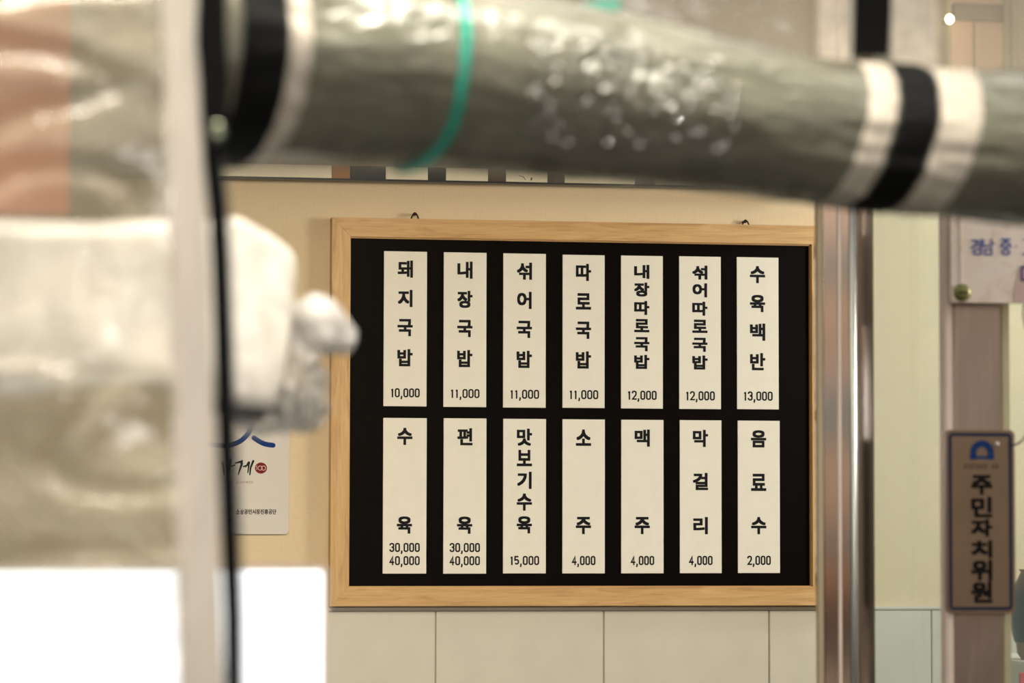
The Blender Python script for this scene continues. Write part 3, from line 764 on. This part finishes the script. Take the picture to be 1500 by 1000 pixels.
# twisted tail: knot then a pointed twist
tp = smooth_path([rc(424, 470, bY+.06), rc(445, 472, bY+.05), rc(462, 474, bY+.05), rc(480, 484, bY+.05), rc(497, 493, bY+.05), rc(511, 499, bY+.05), rc(519, 502, bY+.05)], 5)
rad = []
for i in range(len(tp)):
    t = i/(len(tp)-1); rad.append(interp(t, [(0, 24), (.2, 37), (.38, 44), (.55, 38), (.75, 27), (.9, 22), (1, 12)])[0]*u)
bm = tube(bmesh.new(), tp, rad, 24)
for v in bm.verts: v.co += Vector((0, 0, 1))*.006*n3(v.co.x*60, 1, v.co.z*40)+Vector((0, 1, 0))*.006*n3(v.co.x*50, 4, v.co.z*60)
build('twisted_tail', bm, 'film_tail', bn, True)
cf = build('crumpled_film', blob(rc(428, 556, bY+.04), 50*u, (.8, .8, 1.15), .55, 3.2, 5, 4), 'film_clear', bn, True)
build('crumpled_film', blob(rc(392, 600, bY+.05), 40*u, (1.3, .7, .75), .5, 3.0, 5, 9), 'film_clear', bn, True)
build('crumpled_film', blob(rc(440, 604, bY+.05), 28*u, (1.2, .7, .9), .5, 3.0, 5, 12), 'film_clear', bn, True)
build('shade_block', pxbox(320, 402, 566, 614, bY+.012, .12, .01), 'dark_grey', bn)  # dark block put in for the shaded gap under the bundle
for px in (-60, 262):
    a = rc(px, 322, bY+.1); build('hanging_cord', tube(bmesh.new(), [a, a+Vector((0, 0, .62))], .002), 'tape', bn)

# ---------------- lit white sign box
LY = 3.78
lbx = thing('light_box', (P(100, 900, LY).x, LY+.05, .9), 'glowing white box sign at the lower left behind the vinyl curtain', 'light box')
a, b = P(-500, 1500, LY), P(473, 836, LY)
build('lit_face', B(a.x, b.x, LY, LY+.006, .92, b.z, bev=.002), 'light_face', lbx)
build('housing', B(a.x-.006, b.x+.008, LY+.004, LY+.1, .9, b.z+.006, bev=.004), 'pale_frame', lbx)

# ---------------- rolled-up curtain
tabR = [(330, 165, 240), (430, 150, 240), (650, 135, 243), (900, 121, 262), (1200, 104, 298), (1350, 103, 313), (1500, 108, 326), (1800, 112, 345)]
tabR = [(a, b, c) for a, b, c in tabR]
def Yr(px): return 3.30+(px-330)/1170*.30
def RC(px):
    r, bt = interp(px, tabR); Y = Yr(px); return P(px, bt-r, Y), r*SC(Y, px)
ax = (RC(1500)[0]-RC(430)[0]); ax.z = 0; ax.normalize(); nn = Vector((-ax.y, ax.x, 0)); UPV = Vector((0, 0, 1))
def roll_pt(px, th, extra=0.0, wrinkle=True):
    """th = 0 towards the camera, 90 deg at the top"""
    c, r = RC(px)
    d = 0
    if wrinkle:
        d = .0045*n3(c.x*4, math.cos(th)*2.2, math.sin(th)*2.2)+.0022*n3(c.x*14, math.cos(th)*7+c.x*4, math.sin(th)*7)+.0012*n3(c.x*40, math.cos(th)*22, math.sin(th)*22)
    r = r+d+extra
    return c + (-nn*math.cos(th)+UPV*math.sin(th))*r
rl = thing('rolled_curtain', RC(900)[0], 'rolled-up clear vinyl curtain across the top with black and white bands', 'curtain')
bm = bmesh.new(); g = []
NX, NT = 330, 150
for i in range(NX+1):
    px = 300+(1800-300)*i/NX
    g.append([bm.verts.new(roll_pt(px, 2*math.pi*k/NT)) for k in range(NT)])
for i in range(NX):
    for k in range(NT): bm.faces.new((g[i][k], g[i+1][k], g[i+1][(k+1) % NT], g[i][(k+1) % NT]))
bm.faces.new(g[0]); bm.faces.new(g[-1][::-1])
build('rolled_sheet', bm, 'vinyl_roll', rl, True)
def band(name, x0, x1, mat, extra=.002, shift=0.0, wob=0):
    bm = bmesh.new(); g = []
    for i in range(9):
        row = []
        for k in range(120):
            th = 2*math.pi*k/120; px = x0+(x1-x0)*i/8 + shift*math.sin(th) - wob*math.cos(th)
            e = extra if i not in (0, 8) else extra*.2
            row.append(bm.verts.new(roll_pt(px, th, e)))
        g.append(row)
    for i in range(8):
        for k in range(120): bm.faces.new((g[i][k], g[i+1][k], g[i+1][(k+1) % 120], g[i][(k+1) % 120]))
    return build(name, bm, mat, rl, True)
band('black_band', 292, 362, 'webbing', .006, 4)
band('white_band', 365, 396, 'tape_clear', .002, 6)
band('white_band', 1222, 1262, 'tape_clear', .0015, 24, 12)
band('black_band', 1266, 1322, 'webbing', .003, 24, 12)
band('white_band', 1326, 1384, 'tape_clear', .0015, 24, 12)
# crinkled outer film over the middle of the roll
bm = bmesh.new(); g = []; rnd = random.Random(3)
for i in range(60):
    row = []
    for k in range(26):
        px = 715+(1020-715)*(i+rnd.uniform(-.4, .4))/59; th = math.radians(-44+66*(k+rnd.uniform(-.4, .4))/25)
        row.append(bm.verts.new(roll_pt(px, th, .0042+rnd.uniform(-.0019, .0019))))
    g.append(row)
for i in range(59):
    for k in range(25):
        q = (g[i][k], g[i+1][k], g[i+1][k+1], g[i][k+1])
        bm.faces.new(q[:3]); bm.faces.new((q[0], q[2], q[3]))
build('crinkled_film', bm, 'vinyl_crinkle', rl)
# loose flap of the outer layer below the roll
def flap(x, z): return .006*n3(x*5, 2, z*20)
bm = bmesh.new(); g = []
for i in range(90):
    px = 322+i*(1090-322)/89; r_, bt = interp(px, tabR); yb = 252+max(0, px-600)*.035+max(0, px-900)*.05
    row = []
    for j in range(9):
        p = P(px, bt-30+(yb-bt+30)*j/8, Yr(px)+.012*j/8); p.y += flap(p.x, p.z); row.append(bm.verts.new(p))
    g.append(row)
for i in range(89):
    for j in range(8): bm.faces.new((g[i][j], g[i][j+1], g[i+1][j+1], g[i+1][j]))
build('loose_flap', bm, 'vinyl_flap', rl, True)
# hanging part of the same curtain above and behind the roll
UY = 3.62
build('hanging_sheet', sheet(lambda y: 300, lambda y: 1900, -700, 150, UY, 120, 60, lambda x, z: .012*n3(x*3, 0, z*4)), 'vinyl_flat', rl, True)
build('hanging_tape', sheet(lambda y: 1196, lambda y: 1249, -700, 130, UY-.014, 4, 30, lambda x, z: 0), 'tape_clear', rl, True)
build('hanging_tape', sheet(lambda y: 1306, lambda y: 1372, -700, 130, UY-.014, 4, 30, lambda x, z: 0), 'tape_clear', rl, True)
build('hanging_zip', sheet(lambda y: 1249+(80-y)*.04, lambda y: 1302+(80-y)*.05, -700, 82, UY-.018, 4, 30, lambda x, z: 0), 'webbing', rl, True)
# rail that carries the curtains, above the frame
rz = P(900, -700, UY).z
cr = build('curtain_rail', tube(bmesh.new(), [(-1.2, 3.5, rz), (2.2, 3.5, rz)], .02, 16), 'steel', None, True)
tag(cr, 'steel rail above the frame that the vinyl curtains hang from', 'rail')
# teal cord around the roll
def cord(name, label, pxs, r):
    pts = [roll_pt(px, math.radians(th), .003) for px, th in pxs]
    sm = smooth_path(pts, 6); bm = tube(bmesh.new(), sm, r, 12)
    return build(name, bm, 'cord', rl, True)
cord('tie_cord', None, [(632, 150), (636, 110), (637, 85), (634, 60), (628, 35), (622, 10), (618, -15), (616, -40), (612, -65), (606, -85), (600, -110), (598, -150)], .0052)
cord('tie_cord', None, [(852, 150), (846, 120), (856, 98), (868, 82), (886, 70)], .0052)
